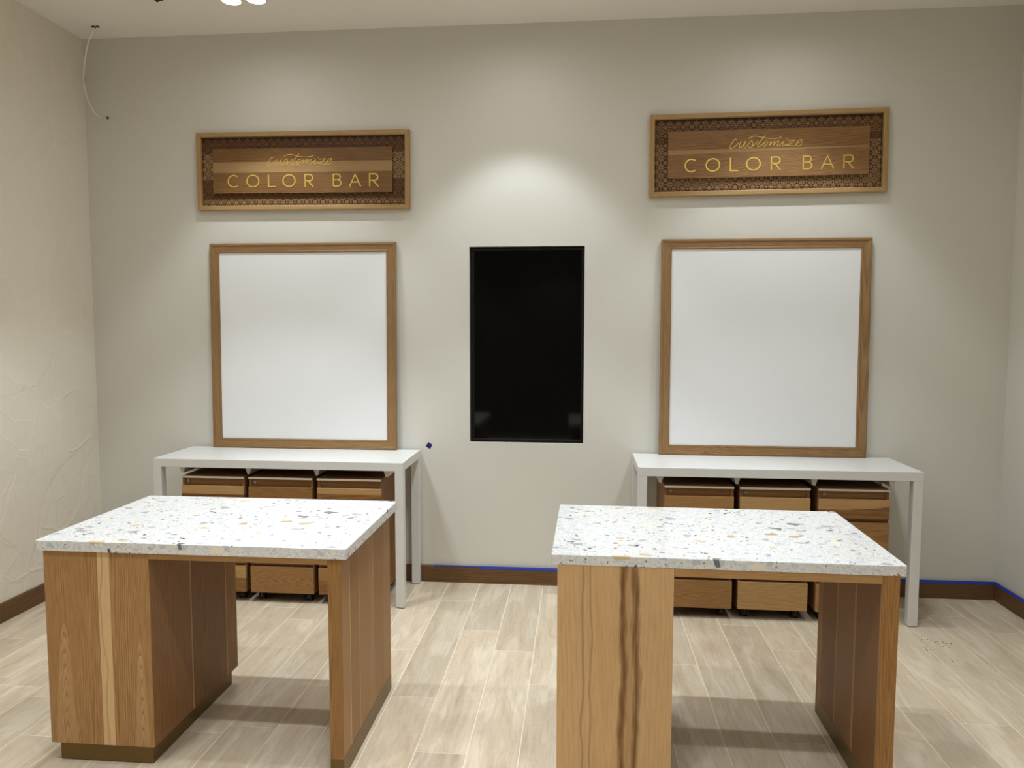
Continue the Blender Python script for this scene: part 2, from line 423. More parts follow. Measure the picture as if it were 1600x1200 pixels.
# ------------------------------------------------------------------ wall screen
tv = thing('wall_screen', 'tall black screen recessed in the wall between the two whiteboards', 'screen', ((NX0+NX1)/2, .02, (NZ0+NZ1)/2))
hw, hh = (NX1-NX0)/2, (NZ1-NZ0)/2
lx, rx, bz, tz = -hw+.017, hw-.006, -hh+.010, hh-.012
box('casing', M_BLACK, tv, -hw+.003, hw-.003, .016, .12, -hh+.003, hh-.003)
for (a, b, c, d) in ((lx, rx, bz, bz+.012), (lx, rx, tz-.012, tz), (lx, lx+.012, bz+.0125, tz-.0125), (rx-.012, rx, bz+.0125, tz-.0125)):
    box('bezel', M_BLACK, tv, a, b, -.004, .0155, c, d, .0015)
box('display_panel', M_SCREEN, tv, lx+.0125, rx-.0125, .002, .0155, bz+.0125, tz-.0125)

# ------------------------------------------------------------------ mitred frame rails
def frame_rails(root, wd, ht, profile, mats, name='frame_rail', gap=.0004):
    """profile: (u from the outer edge inward, y) points of a closed section; rails mitred at the corners; frame centred on origin in XZ"""
    for side in range(4):
        bm = bmesh.new(); A = []; B = []
        for u, y in profile:
            x, z = wd/2-u, ht/2-u; g = gap
            ends = {0: ((-x+g, z), (x-g, z)), 1: ((x, z-g), (x, -z+g)), 2: ((x-g, -z), (-x+g, -z)), 3: ((-x, -z+g), (-x, z-g))}[side]
            A.append(bm.verts.new((ends[0][0], y, ends[0][1]))); B.append(bm.verts.new((ends[1][0], y, ends[1][1])))
        n = len(A); bm.faces.new(A); bm.faces.new(B[::-1])
        for i in range(n): bm.faces.new((A[(i+1) % n], A[i], B[i], B[(i+1) % n]))
        bmesh.ops.recalc_face_normals(bm, faces=bm.faces)
        mesh_obj(name, bm, mats[side % 2], root)

# ------------------------------------------------------------------ the two signs
def stroke(bm, pts, wd, y0, y1, closed=False):
    pts = [Vector(p) for p in pts]; n = len(pts); Lf = []; Rt = []
    for i, p in enumerate(pts):
        a = pts[(i-1) % n] if (closed or i) else p; b = pts[(i+1) % n] if (closed or i < n-1) else p
        d1 = (p-a); d2 = (b-p)
        if d1.length < 1e-7: d1 = d2
        if d2.length < 1e-7: d2 = d1
        d1.normalize(); d2.normalize(); d = (d1+d2)
        d = d.normalized() if d.length > .3 else d1
        nn = Vector((-d.y, d.x)); k = 1/max(.6, nn.dot(Vector((-d1.y, d1.x))))
        Lf.append(p+nn*wd/2*k); Rt.append(p-nn*wd/2*k)
    vf = [(bm.verts.new((l.x, y0, l.y)), bm.verts.new((r.x, y0, r.y)), bm.verts.new((l.x, y1, l.y)), bm.verts.new((r.x, y1, r.y))) for l, r in zip(Lf, Rt)]
    m = n if closed else n-1
    for i in range(m):
        a, b = vf[i], vf[(i+1) % n]
        bm.faces.new((a[0], b[0], b[1], a[1])); bm.faces.new((a[2], a[3], b[3], b[2]))
        bm.faces.new((a[0], a[2], b[2], b[0])); bm.faces.new((a[1], b[1], b[3], a[3]))
    if not closed:
        bm.faces.new((vf[0][0], vf[0][1], vf[0][3], vf[0][2])); bm.faces.new((vf[-1][0], vf[-1][2], vf[-1][3], vf[-1][1]))

CAP = .0405  # half cap height
def arc(cx, cz, r, a0, a1, n=28, rz=None):
    rz = rz or r
    return [(cx+r*cos(radians(a0+(a1-a0)*i/n)), cz+rz*sin(radians(a0+(a1-a0)*i/n))) for i in range(n+1)]
def glyph(ch, x0, x1):
    hw = .0037; a, b = x0+hw, x1-hw; t, bt = CAP-hw, -CAP+hw; cx = (a+b)/2
    if ch == 'O': return [(arc(cx, 0, (b-a)/2, 0, 360, 40, t)[:-1], True)]
    if ch == 'C': return [(arc(a+t, 0, t, 48, 312, 30), False)]
    if ch == 'L': return [([(a, CAP), (a, bt), (x1, bt)], False)]
    if ch == 'A': return [([(x0+.001, -CAP), (cx, CAP-.004), (x1-.001, -CAP)], False), ([(a+.012, -.013), (b-.012, -.013)], False)]
    if ch == 'R':
        r = .0195; z1 = t-2*r
        return [([(a, -CAP), (a, t), (b-r, t)] + arc(b-r, t-r, r, 90, -90, 12)[1:] + [(a, z1)], False), ([(a+(b-a)*.42, z1), (x1-.001, -CAP)], False)]
    if ch == 'B':
        r1 = .0175; z1 = t-2*r1; r2 = (z1-bt)/2
        return [([(a, bt), (a, t), (b-r1-.004, t)] + arc(b-r1-.004, t-r1, r1, 90, -90, 12)[1:] + [(a, z1)], False),
                ([(a, z1), (b-r2, z1)] + arc(b-r2, z1-r2, r2, 90, -90, 12)[1:] + [(a, bt)], False)]
LET = [('C', -.491, -.405), ('O', -.366, -.279), ('L', -.222, -.171), ('O', -.126, -.039), ('R', .019, .077), ('B', .205, .262), ('A', .313, .387), ('R', .441, .501)]
SCRIPT = [[(-0.1834, 0.0784), (-0.1913, 0.0845), (-0.2044, 0.0726), (-0.2166, 0.0527), (-0.2227, 0.0398), (-0.2188, 0.0297), (-0.2088, 0.0316), (-0.1907, 0.0445), (-0.1715, 0.0623)], [(-0.1554, 0.0752), (-0.1676, 0.0473), (-0.1667, 0.0383), (-0.1567, 0.0362), (-0.1416, 0.0541), (-0.1284, 0.075), (-0.1396, 0.0461), (-0.1377, 0.0341), (-0.1277, 0.037), (-0.1116, 0.0569), (-0.0964, 0.0738), (-0.0915, 0.0667), (-0.0896, 0.0477), (-0.0957, 0.0358), (-0.1057, 0.0338), (-0.1147, 0.0379)], [(-0.0957, 0.0358), (-0.0736, 0.0556), (-0.0554, 0.0704)], [(-0.0132, 0.1071), (-0.0364, 0.0773), (-0.0526, 0.0554), (-0.0607, 0.0425), (-0.0547, 0.0374), (-0.0437, 0.0423), (-0.0246, 0.0562), (-0.0155, 0.0661)], [(-0.1133, 0.0859), (-0.1003, 0.0948), (-0.0782, 0.0996), (-0.0552, 0.0974), (-0.0213, 0.0882), (0.0197, 0.0828), (0.0567, 0.0846), (0.0807, 0.0914)], [(-0.0025, 0.07), (-0.0155, 0.0661), (-0.0246, 0.0512), (-0.0267, 0.0412), (-0.0187, 0.0371), (-0.0076, 0.0481), (0.0005, 0.063), (-0.0025, 0.07), (0.0055, 0.062), (0.0195, 0.0638), (0.0073, 0.0409), (0.0275, 0.0608), (0.0385, 0.0667), (0.0405, 0.0617), (0.0323, 0.0437), (0.0515, 0.0626), (0.0625, 0.0675), (0.0645, 0.0605), (0.0554, 0.0466), (0.0563, 0.0396), (0.0653, 0.0395), (0.0804, 0.0534), (0.0945, 0.0663), (0.0854, 0.0473), (0.0873, 0.0383), (0.0973, 0.0402), (0.1094, 0.0491)], [(0.1106, 0.0761), (0.1156, 0.0801)], [(0.1185, 0.0671), (0.1435, 0.0689), (0.1586, 0.0708), (0.1324, 0.052), (0.1083, 0.0392), (0.1283, 0.04), (0.1513, 0.0348), (0.1643, 0.0407)], [(0.1694, 0.0507), (0.1875, 0.0575), (0.1995, 0.0664), (0.1936, 0.0715), (0.1805, 0.0676), (0.1694, 0.0547), (0.1663, 0.0417), (0.1733, 0.0346), (0.1883, 0.0375), (0.2014, 0.0484)]]

def fret_mesh(wd, ht, pw, ph, cell=.0525):
    """pierced lattice of diamonds, crosses and small squares around the raised panel"""
    bm = bmesh.new(); nx = int(wd/cell)+1; nz = int(ht/cell)+1
    def bar(x0, z0, x1, z1, w_):
        # clip by the frame opening
        if min(x0, x1) < -wd/2 or max(x0, x1) > wd/2 or min(z0, z1) < -ht/2 or max(z0, z1) > ht/2: return
        if max(abs(x0), abs(x1)) < pw/2-.004 and max(abs(z0), abs(z1)) < ph/2-.004: return
        d = Vector((x1-x0, z1-z0)).normalized(); n = Vector((-d.y, d.x))*w_/2
        q = [(x0+n.x, z0+n.y), (x1+n.x, z1+n.y), (x1-n.x, z1-n.y), (x0-n.x, z0-n.y)]
        f = [bm.verts.new((x, -.0165, z)) for x, z in q]; g = [bm.verts.new((x, -.0122, z)) for x, z in q]
        bm.faces.new(f)
        for i in range(4): bm.faces.new((f[(i+1) % 4], f[i], g[i], g[(i+1) % 4]))
    W1 = .0034; c = cell
    z_off = -ht/2 + .045
    for i in range(-nx//2-1, nx//2+2):
        for j in range(-1, nz+1):
            cx = i*c; cz = z_off + j*c
            if abs(cx) < pw/2-c and abs(cz) < ph/2-c: continue
            for R_d in (.40, .22):
                r = R_d*c
                P = [(cx+r, cz), (cx, cz+r), (cx-r, cz), (cx, cz-r)]
                for k in range(4): bar(*P[k], *P[(k+1) % 4], W1)
            bar(cx-.05*c, cz, cx+.05*c, cz, .005)
            # crosses between the diamonds
            for sx, sz in ((1, 1), (1, -1), (-1, 1), (-1, -1)):
                bar(cx+sx*.20*c, cz+sz*.20*c, cx+sx*.5*c, cz+sz*.5*c, W1)
                bar(cx+sx*.5*c, cz+sz*.26*c, cx+sx*.30*c, cz+sz*.46*c, W1*.8)
            bar(cx-.5*c, cz+.5*c, cx+.5*c, cz+.5*c, W1*.9)
            bar(cx+.5*c, cz-.5*c, cx+.5*c, cz+.5*c, W1*.7)
            bar(cx-.12*c, cz+.36*c, cx+.12*c, cz+.36*c, W1); bar(cx-.12*c, cz-.36*c, cx+.12*c, cz-.36*c, W1)
    return bm

def build_sign(label, center, tilt, planks, fret_mat, frame_mats):
    wd, ht = 1.398, .492
    s = thing('wall_sign', label, 'sign', center, (0, tilt, 0), 'framed wooden signs above the whiteboards')
    fw = .0295
    prof = [(0, -.001), (0, -.034), (.003, -.037), (fw-.005, -.037), (fw, -.033), (fw, -.001)]
    frame_rails(s, wd, ht, prof, frame_mats)
    box('backing_board', M_DKBACK, s, -wd/2+fw+.0005, wd/2-fw-.0005, -.012, -.001, -ht/2+fw+.0005, ht/2-fw-.0005)
    pw, ph = 1.18, .281
    o = mesh_obj('lattice', fret_mesh(wd-2*fw-.002, ht-2*fw-.002, pw, ph), fret_mat, s)
    o['kind'] = 'stuff'
    # raised panel of edge-glued planks
    box('spacer_block', M_DKBACK, s, -pw/2+.03, pw/2-.03, -.0215, -.0168, -ph/2+.03, ph/2-.03)
    panel = box('panel', planks[0][1], s, -pw/2+.002, pw/2-.002, -.0285, -.022, -ph/2+.002, ph/2-.002)
    for pts, mat in planks:
        bm = bmesh.new(); prism(bm, pts, -.0345, -.0288); bmesh.ops.recalc_face_normals(bm, faces=bm.faces)
        mesh_obj('plank', bm, mat, panel)
    for ch, x0, x1 in LET:
        bm = bmesh.new()
        for q, (pts, cl) in enumerate(glyph(ch, x0, x1)):
            stroke(bm, [(x, z-.0642) for x, z in pts], .0078, -.0368+.00015*q, -.0347-.0001*q, cl)
        bmesh.ops.recalc_face_normals(bm, faces=bm.faces)
        mesh_obj('letter', bm, M_GOLD, panel)['label'] = 'gold capital letter %s' % ch
    bm = bmesh.new()
    for q, st in enumerate(SCRIPT):
        stroke(bm, spline(st, 5), .0033, -.0362-.00006*q, -.0347-.00003*q)
    bmesh.ops.recalc_face_normals(bm, faces=bm.faces)
    mesh_obj('script_word', bm, M_GOLD, panel)['label'] = 'thin gold handwritten word customize'
    return s

M_DKBACK = plain('sign_backing', S(62, 38, 20), .7, var=.1)
sg = lambda nm, l, d, **k: wood(nm, l, d, 'X', 'Z', rough=.38, **k)
mA = sg('sign_plank_brown', S(142, 104, 62), S(84, 52, 24), x0=-.3, y0=.05, taper=.03, freq=85, wob=.02, seed=2)
mB = sg('sign_plank_pale', S(176, 142, 98), S(146, 108, 66), x0=.02, y0=.05, taper=.02, freq=50, wob=.01, seed=5, amt=.5)
mC = sg('sign_plank_brown_lower', S(150, 110, 66), S(88, 56, 26), x0=-.22, y0=.04, taper=.025, freq=90, wob=.03, seed=8)
mD = sg('sign_plank_mid', S(158, 118, 74), S(98, 62, 32), x0=-.25, y0=.06, taper=.06, freq=70, wob=.03, seed=12)
mE = sg('sign_plank_mid_lower', S(164, 124, 80), S(106, 70, 38), x0=-.4, y0=.06, taper=.09, freq=75, wob=.03, seed=16)
def fret_wood(name, bands):
    """lattice cut from planks of different tone: bands (lower edge z, colour) listed upward"""
    t = NT(name); oc = t.obj(); sp_ = t.n('ShaderNodeSeparateXYZ'); t.l(oc, sp_.inputs[0])
    zz = t.math('ADD', sp_.outputs[2], t.math('MULTIPLY', t.math('SUBTRACT', t.noise(t.mapping(oc, (.7, 1, 6)), 2.), .5), .012))
    f = t.math('DIVIDE', t.math('ADD', zz, .25), .5)
    c = t.ramp(f, [((z+.25)/.5, col) for z, col in bands], 'CONSTANT')
    c = t.mix(t.noise(t.mapping(oc, (3, 1, 90)), 2., 3), c, t.mix(.35, c, (.1, .05, .02, 1)))
    t.l(c, t.b.inputs['Base Color']); t.b.inputs['Roughness'].default_value = .5
    return t.m
fL = fret_wood('lattice_left', [(-.25, S(186, 148, 98)), (-.176, S(132, 90, 50)), (-.052, S(194, 158, 108)), (.113, S(128, 84, 46))])
fR = fret_wood('lattice_right', [(-.25, S(184, 144, 98)), (.068, S(132, 92, 54)), (.115, S(156, 114, 70)), (.2, S(136, 94, 56))])
rail_l = (wood('sign_rail_pale', S(190, 156, 108), S(160, 122, 76), 'X', 'Z', 0, .05, .01, 60, .01, .5, seed=1), wood('sign_stile_pale', S(186, 150, 100), S(160, 122, 76), 'Z', 'X', 0, .05, .01, 60, .01, .5, seed=2))
pw2, ph2 = .59, .1405
def rc(x0, x1, z0, z1, tl=0, tr=0, br=0, bl=0):
    pts = []
    for (cx, cz, r, a) in ((x1, z1, tr, 0), (x0, z1, tl, 90), (x0, z0, bl, 180), (x1, z0, br, 270)):
        if not r: pts.append((cx, cz)); continue
        ox = cx-r if a in (0, 270) else cx+r; oz = cz-r if a in (0, 90) else cz+r
        pts += [(ox+r*cos(radians(a+30*i)), oz+r*sin(radians(a+30*i))) for i in range(4)]
    return pts
g = .0003
build_sign('wooden color bar sign with pale middle plank, above the left whiteboard', (-1.101, -.0002, 2.667), radians(.35),
           [(rc(-pw2, pw2, .057+g, ph2, .003, .003), mA), (rc(-pw2, pw2, -.011+g, .057-g), mB), (rc(-pw2, pw2, -ph2, -.011-g, 0, 0, .003, .003), mC)], fL, rail_l)
build_sign('wooden color bar sign of two brown planks, above the right whiteboard', (1.794, -.0002, 2.7195), radians(-.45),
           [(rc(-pw2, pw2, .029+g, ph2, .008, .008), mD), ([(-pw2, .029-g), (-pw2, .001), (pw2, .022), (pw2, .029-g)], mB), (rc(-pw2, pw2, -ph2, .0008, 0, 0, .008, .008)[:0] + [(-pw2, .0005), (-pw2, -ph2+.008), (-pw2+.003, -ph2+.002), (-pw2+.008, -ph2), (pw2-.008, -ph2), (pw2-.002, -ph2+.003), (pw2, -ph2+.008), (pw2, .0215)], mE)], fR, rail_l)

# ------------------------------------------------------------------ white parsons tables
def white_table(label, x0, x1):
    yb, yf, h, lg = -.019, -.491, .876, .051
    t = thing('console_table', label, 'table', ((x0+x1)/2, (yb+yf)/2, 0), group='white console tables along the wall')
    hx, hy = (x1-x0)/2, (yb-yf)/2
    box('tabletop', M_WHITE, t, -hx, hx, -hy, hy, h-lg, h, .0015)
    for sx in (-1, 1):
        for sy in (-1, 1):
            xa, xb = sorted((sx*hx, sx*(hx-lg))); ya, yb_ = sorted((sy*hy, sy*(hy-lg)))
            L = box('leg', M_WHITE, t, xa, xb, ya, yb_, .004, h-lg-.0002, .0015)
            box('foot_pad', M_RUBBER, L, xa+.004, xb-.004, ya+.004, yb_-.004, .0004, .0038)
    return t
def cross_rail(t, xc, hy=.215):
    """tapered batten under the top, running front to back"""
    bm = bmesh.new(); z1, z0 = .8248, .779
    prism(bm, [(xc-.021, z1), (xc-.007, z0), (xc+.007, z0), (xc+.021, z1)][::-1], -hy+.035, hy)
    bmesh.ops.recalc_face_normals(bm, faces=bm.faces)
    mesh_obj('cross_rail', bm, M_WHITE, t)
tl = white_table('long white table under the left whiteboard', -1.8891, -.3484)
tr = white_table('long white table under the right whiteboard', 1.0142, 2.5674)
for x in (-1.735, -1.316, -.891, -.462): cross_rail(tl, x+1.11875)
for x in (1.146, 1.577, 2.003, 2.425): cross_rail(tr, x-1.7908)

# ------------------------------------------------------------------ mobile drawer pedestals
def dw(nm, l, d, **k): return wood(nm, l, d, 'X', 'Z', rough=.4, **k)
PALE, PALE2, MID, BRN, DRK = S(196, 158, 106), S(176, 134, 84), S(160, 116, 68), S(128, 86, 44), S(92, 56, 26)
DM = {
 'L1': [dw('drawer_a', PALE, PALE2, x0=.6, freq=50, split=(.662, BRN, DRK, .01), seed=1), dw('drawer_a2', PALE2, MID, seed=2, x0=.45), dw('drawer_a3', PALE2, MID, seed=3, x0=.3), dw('drawer_a4', PALE, PALE2, x0=.1, freq=60, split=(.150, MID, BRN, .01), seed=4)],
 'L2': [dw('drawer_b', MID, BRN, x0=.70, y0=.02, taper=.08, freq=90, seed=6), dw('drawer_b2', MID, BRN, x0=.5, seed=7), dw('drawer_b3', MID, BRN, x0=.3, seed=8), dw('drawer_b4', PALE2, BRN, x0=.135, y0=.015, taper=.16, freq=110, wob=.05, seed=9)],
 'L3': [dw('drawer_c', PALE, PALE2, x0=.64, freq=60, split=(.678, MID, DRK, .012), seed=11), dw('drawer_c2', MID, BRN, x0=.5, y0=.02, taper=.1, freq=100, seed=12), dw('drawer_c3', MID, BRN, x0=.3, seed=13), dw('drawer_c4', PALE2, MID, x0=.1, split=(.15, MID, BRN, .01), seed=14)],
 'R1': [dw('drawer_d', PALE2, MID, x0=.64, taper=.05, freq=60, seed=21), dw('drawer_d2', PALE2, MID, x0=.5, seed=22), dw('drawer_d3', PALE2, MID, x0=.3, seed=23), dw('drawer_d4', PALE2, BRN, x0=.135, y0=.01, taper=.12, freq=80, wob=.03, seed=24)],
 'R2': [dw('drawer_e', PALE, PALE2, x0=.62, taper=.04, freq=50, seed=31, amt=.5), dw('drawer_e2', PALE2, MID, x0=.5, seed=32), dw('drawer_e3', PALE2, MID, x0=.3, seed=33), dw('drawer_e4', PALE, MID, x0=.13, y0=.02, taper=.1, freq=60, wob=.05, seed=34, amt=.6)],
 'R3': [dw('drawer_f', PALE, PALE2, x0=.7, freq=40, taper=.05, split=(.655, MID, DRK, .10), seed=41), dw('drawer_f2', PALE2, BRN, x0=.5, taper=.05, freq=60, seed=42), dw('drawer_f3', PALE2, MID, x0=.3, seed=43), dw('drawer_f4', PALE2, MID, x0=.1, seed=44)],
}
M_PSIDE = wood('pedestal_side', S(150, 108, 64), S(104, 68, 34), 'Z', 'Y', 0, .05, .03, 60, .03, .6)
M_PLIT = plain('pedestal_lit_edge', S(196, 188, 170), .5)  # pale colour standing for light on the pedestal's top front edge
M_PIN = plain('drawer_box_brown', S(92, 60, 30), .6, var=.1)  # plain brown of the drawer boxes inside the pedestals
zs = ((.603, .711), (.423, .582), (.243, .402), (.062, .223))
def pedestal(key, xa, xb, label, group):
    wd = xb-xa; hw = wd/2
    p = thing('drawer_pedestal', label, 'cabinet', ((xa+xb)/2, -.26, 0), group=group)
    yf, yb = -.215, .195        # local; drawer fronts stand at world y = -.475..-.457
    # carcass: sides, back, bottom, top, set behind the drawer fronts
    box('side_panel', M_PSIDE, p, -hw, -hw+.018, yf+.018, yb, .062, .757, .001)
    box('side_panel', M_PSIDE, p, hw-.018, hw, yf+.018, yb, .062, .757, .001)
    box('back_panel', M_PSIDE, p, -hw+.0185, hw-.0185, yb-.016, yb, .062, .757)
    box('bottom_panel', M_BLACK, p, -hw+.0185, hw-.0185, yf+.03, yb-.0165, .062, .078)
    box('top_panel', M_PSIDE, p, -hw, hw, yf+.0075, yb, .7575, .7685)  # dark wood paints in the shade lying on the top
    box('lit_edge_band', M_PLIT, p, -hw, hw, yf+.004, yf+.007, .7575, .769, .0005)  # pale strip paints the light caught by the top's front edge
    # lock rail above the first drawer
    box('lock_rail', M_RECW, p, -hw+.0185, hw-.0185, yf+.024, yf+.04, .714, .757)
    lk = bmesh.new(); cyl(lk, (-hw+.036, yf+.021, .736), .0085, .006, 'Y', 20); lock = mesh_obj('lock', lk, M_STEEL, p)
    lk = bmesh.new(); abox(lk, -hw+.0352, -hw+.0368, yf+.0172, yf+.0178, .731, .741); mesh_obj('keyhole', lk, M_BLACK, lock)
    for (z0, z1), m in zip(zs, DM[key]):
        d = box('drawer', m, p, -hw+.001, hw-.001, yf, yf+.0175, z0, z1, .0012)
        box('drawer_box', M_PIN, d, -hw+.025, hw-.025, yf+.018, yb-.03, z0+.012, z1+.006)
        # recessed finger strip behind the upper edge of the drawer front
    for (z0, z1) in ((.583, .6025), (.403, .4225), (.224, .2425)):
        box('finger_rail', M_RECW, p, -hw+.0185, hw-.0185, yf+.0195, yf+.026, z0, z1)
    for sx in (-1, 1):
        for y in (yf+.055, yb-.05):
            x = sx*(hw-.05)
            bm = bmesh.new(); cyl(bm, (x, y, .0585), .019, .005, n=20); abox(bm, x-.010, x+.010, y-.012, y+.012, .046, .0565, .001)
            c = mesh_obj('caster', bm, M_CAST, p)
            for q in (-.0125, .0125):
                bm = bmesh.new(); cyl(bm, (x+q, y+.008, .0232), .0225, .011, 'X', 24); mesh_obj('wheel', bm, M_RUBBER, c)
            bm = bmesh.new(); abox(bm, x-.0055, x+.0055, y-.014, y+.02, .014, .0455, .003); mesh_obj('caster_fork', bm, M_CAST, c)
    return p
M_RECW = wood('recess_wood', S(158, 114, 66), S(116, 76, 40), 'X', 'Z', 0, .04, .03, 80, .02, .7)
gl = 'drawer pedestals under the left white table'; gr_ = 'drawer pedestals under the right white table'
pedestal('L1', -1.723, -1.330, 'wooden drawer pedestal with pale upper and dark lower band, leftmost under the left table', gl)
pedestal('L2', -1.302, -.906, 'evenly brown wooden drawer pedestal in the middle under the left table', gl)
pedestal('L3', -.878, -.486, 'wooden drawer pedestal with arched grain, rightmost under the left table', gl)
pedestal('R1', 1.166, 1.555, 'light brown wooden drawer pedestal, leftmost under the right table', gr_)
pedestal('R2', 1.587, 1.974, 'palest wooden drawer pedestal in the middle under the right table', gr_)
pedestal('R3', 2.017, 2.403, 'wooden drawer pedestal with a dark swirl on its top drawer, rightmost under the right table', gr_)

# ------------------------------------------------------------------ framed whiteboards leaning on the wall
def whiteboard(label, xa, xb, h, mats):
    wd = xb-xa
    lean = math.atan2(.026, h)
    b = thing('framed_whiteboard', label, 'whiteboard', ((xa+xb)/2, -.031, .8764), (-lean, 0, 0), 'framed whiteboards leaning over the white tables')
    e = thing.__class__  # noqa
    th = .027; fw = .062
    prof = [(0, 0), (0, -th+.006), (.004, -th+.001), (.014, -th), (.016, -th+.004), (fw-.012, -th+.007), (fw-.008, -th+.0045), (fw-.001, -th+.006), (fw, -th+.012), (fw, 0)]
    # rails are built around the centre, then shifted up by half the height
    before = set(b.children)
    frame_rails(b, wd, h, prof, mats)
    for c in b.children: c.location = (0, 0, h/2)
    box('board_panel', M_BOARD, b, -wd/2+fw+.0005, wd/2-fw-.0005, -th+.013, -.002, fw+.0005, h-fw-.0005)
    return b
fa = (wood('frame_rail_wood', S(174, 138, 94), S(116, 84, 50), 'X', 'Z', .02, .03, .02, 110, .03, .8, seed=3), wood('frame_stile_wood', S(168, 132, 88), S(118, 86, 52), 'Z', 'X', .02, .04, .02, 90, .03, .7, seed=4))
fb = (wood('frame_rail_wood_right', S(176, 138, 94), S(108, 76, 44), 'X', 'Z', .01, .02, .04, 130, .04, .9, seed=13), wood('frame_stile_wood_right', S(174, 138, 94), S(114, 82, 48), 'Z', 'X', .6, .04, .03, 90, .03, .8, seed=14))
whiteboard('blank whiteboard in an oak-toned frame, leaning on the left white table', -1.733, -.497, 1.335, fa)
whiteboard('blank whiteboard in a grainy wooden frame, leaning on the right white table', 1.176, 2.424, 1.335, fb)

# ------------------------------------------------------------------ terrazzo-topped islands
def zw(nm, l, d, ac='X', **k): return wood(nm, l, d, 'Z', ac, **k)
def island(label, x0, x1, yb, yf, rz, th, o, cw, pt, of, ob, front, inner, outer, endm, inner2, rail_h):
    h = .8686; cx, cy = (x0+x1)/2, -2.0
    t = thing('display_island', label, 'table', (cx, cy, 0), (0, 0, rz), 'terrazzo topped wooden islands')
    X0, X1, YB, YF_ = x0-cx, x1-cx, yb-cy, yf-cy
    ytop = h-th-.0003
    bm = bmesh.new(); abox(bm, X0, X1, YF_, YB, h-th, h)
    es = [e for e in bm.edges if abs(e.verts[0].co.z-e.verts[1].co.z) > .01]
    bmesh.ops.bevel(bm, geom=es, offset=.008, segments=4, affect='EDGES', profile=.5)
    es = [e for e in bm.edges if abs(e.verts[0].co.z-e.verts[1].co.z) < .001]
    bmesh.ops.bevel(bm, geom=[e for e in es if len(e.link_faces) == 2 and abs(e.link_faces[0].normal.dot(e.link_faces[1].normal)) < .5 or True], offset=.0015, segments=1, affect='EDGES')
    mesh_obj('countertop', bm, M_TERR, t)
    a, b = X0+o, X0+o+cw; f, k = YF_+of, YB-ob; zp = .0785; v = .005
    # cabinet carcass clad in veneer planks
    box('cabinet_body', M_CARC, t, a+v, b-v, f+v, k-v, zp, ytop)
    for u0, u1, m in front:     # fractions of the width
        box('plank', m, t, a+(b-a)*u0+(.0002 if u0 else 0), a+(b-a)*u1-(.0002 if u1 < 1 else 0), f, f+v-.0003, zp, ytop, .0004)
    box('plank', endm, t, a, b, k-v+.0003, k, zp, ytop, .0004)
    for y0_, y1_, m in inner:   # world y positions of the strips on the inner face
        y0l, y1l = max(y0_-cy, f+v), min(y1_-cy, k-v)
        box('plank', m, t, b-v+.0003, b, y0l+.0002, y1l-.0002, zp, ytop, .0004)
    for q in range(4):
        ya = f+v+(k-f-2*v)*q/4; yb_ = f+v+(k-f-2*v)*(q+1)/4
        box('plank', outer[q % len(outer)], t, a, a+v-.0003, ya+.0002, yb_-.0002, zp, ytop, .0004)
    i = .021
    box('plinth', M_BRASS, t, a+i, b-i, f+i, k-i, .0012, zp-.0004, .0008)
    # end panel on the right
    c, d = X1-o-pt, X1-o
    box('end_panel', inner2[0][2], t, c+v, d-v, f+.0003, k-.0003, .0762, ytop)['label'] = 'upright end panel clad in planks'
    for y0_, y1_, m in inner2:
        y0l, y1l = max(y0_-cy, f+v), min(y1_-cy, k-v)
        box('plank', m, t, c, c+v-.0003, y0l+.0002, y1l-.0002, .0762, ytop, .0004)
    for q, (y0_, y1_, m) in enumerate(outer_right):
        y0l, y1l = max(y0_-cy, f+v), min(y1_-cy, k-v)
        box('plank', m, t, d-v+.0003, d, y0l+.0002, y1l-.0002, .0762, ytop, .0004)
    for ya, yb_ in ((f, f+v-.0002), (k-v+.0002, k)):
        box('edge_strip', endm2, t, c, d, ya-.0004*(ya == f), yb_, .0762, ytop, .0004)
    box('plinth', M_BRASS, t, c-.0006, d+.0006, f-.001, k+.001, .0012, .0758, .0008)
    box('apron', M_RAIL, t, b+.0004, c-.0004, f+.0005, f+.02, ytop-rail_h, ytop, .0006)
    return t
M1 = zw('veneer_honey', S(202, 156, 102), S(142, 98, 54), x0=-.40, y0=.012, taper=.012, freq=150, wob=.02, amt=1.0, flames=((-.504, .555, .062, S(214, 172, 120), S(166, 122, 74)),), fine=.2, seed=51)
M1b = zw('veneer_honey_right', S(204, 158, 104), S(138, 96, 54), x0=-.30, y0=.012, taper=.01, freq=150, wob=.02, amt=1.0, flames=((-.205, .50, .045, S(216, 174, 122), S(158, 114, 68)),), fine=.2, seed=52)
M1c = zw('veneer_pale_strip', S(226, 190, 138), S(208, 170, 118), x0=-.3, y0=.2, taper=.0, freq=40, wob=.01, amt=.3, seed=53, streaks=((-.345+.0, .004, .35, S(110, 74, 40)),))
IY = [zw('inner_veneer_%d' % i, S(*a), S(*b), 'Y', x0=x, y0=.04, taper=.03, freq=90, wob=.02, seed=60+i) for i, (a, b, x) in enumerate((((160, 116, 70), (124, 84, 46), .0), ((150, 106, 62), (112, 72, 38), .25), ((158, 114, 68), (124, 84, 44), .5)))]
IYL = zw('inner_veneer_line', S(190, 148, 100), S(170, 128, 82), 'Y', x0=.0, y0=.3, taper=.0, freq=20, amt=.2, seed=70)
OR = [zw('end_veneer_%d' % i, S(*a), S(*b), 'Y', x0=x, y0=.2, taper=.01, freq=120, wob=.01, amt=.55, seed=80+i) for i, (a, b, x) in enumerate((((176, 136, 90), (148, 108, 64), .0), ((166, 124, 78), (132, 92, 54), .2), ((172, 130, 84), (142, 102, 60), .4)))]
ORL = zw('end_veneer_line', S(204, 168, 118), S(186, 148, 98), 'Y', x0=0, y0=.3, taper=0, freq=20, amt=.2, seed=90)
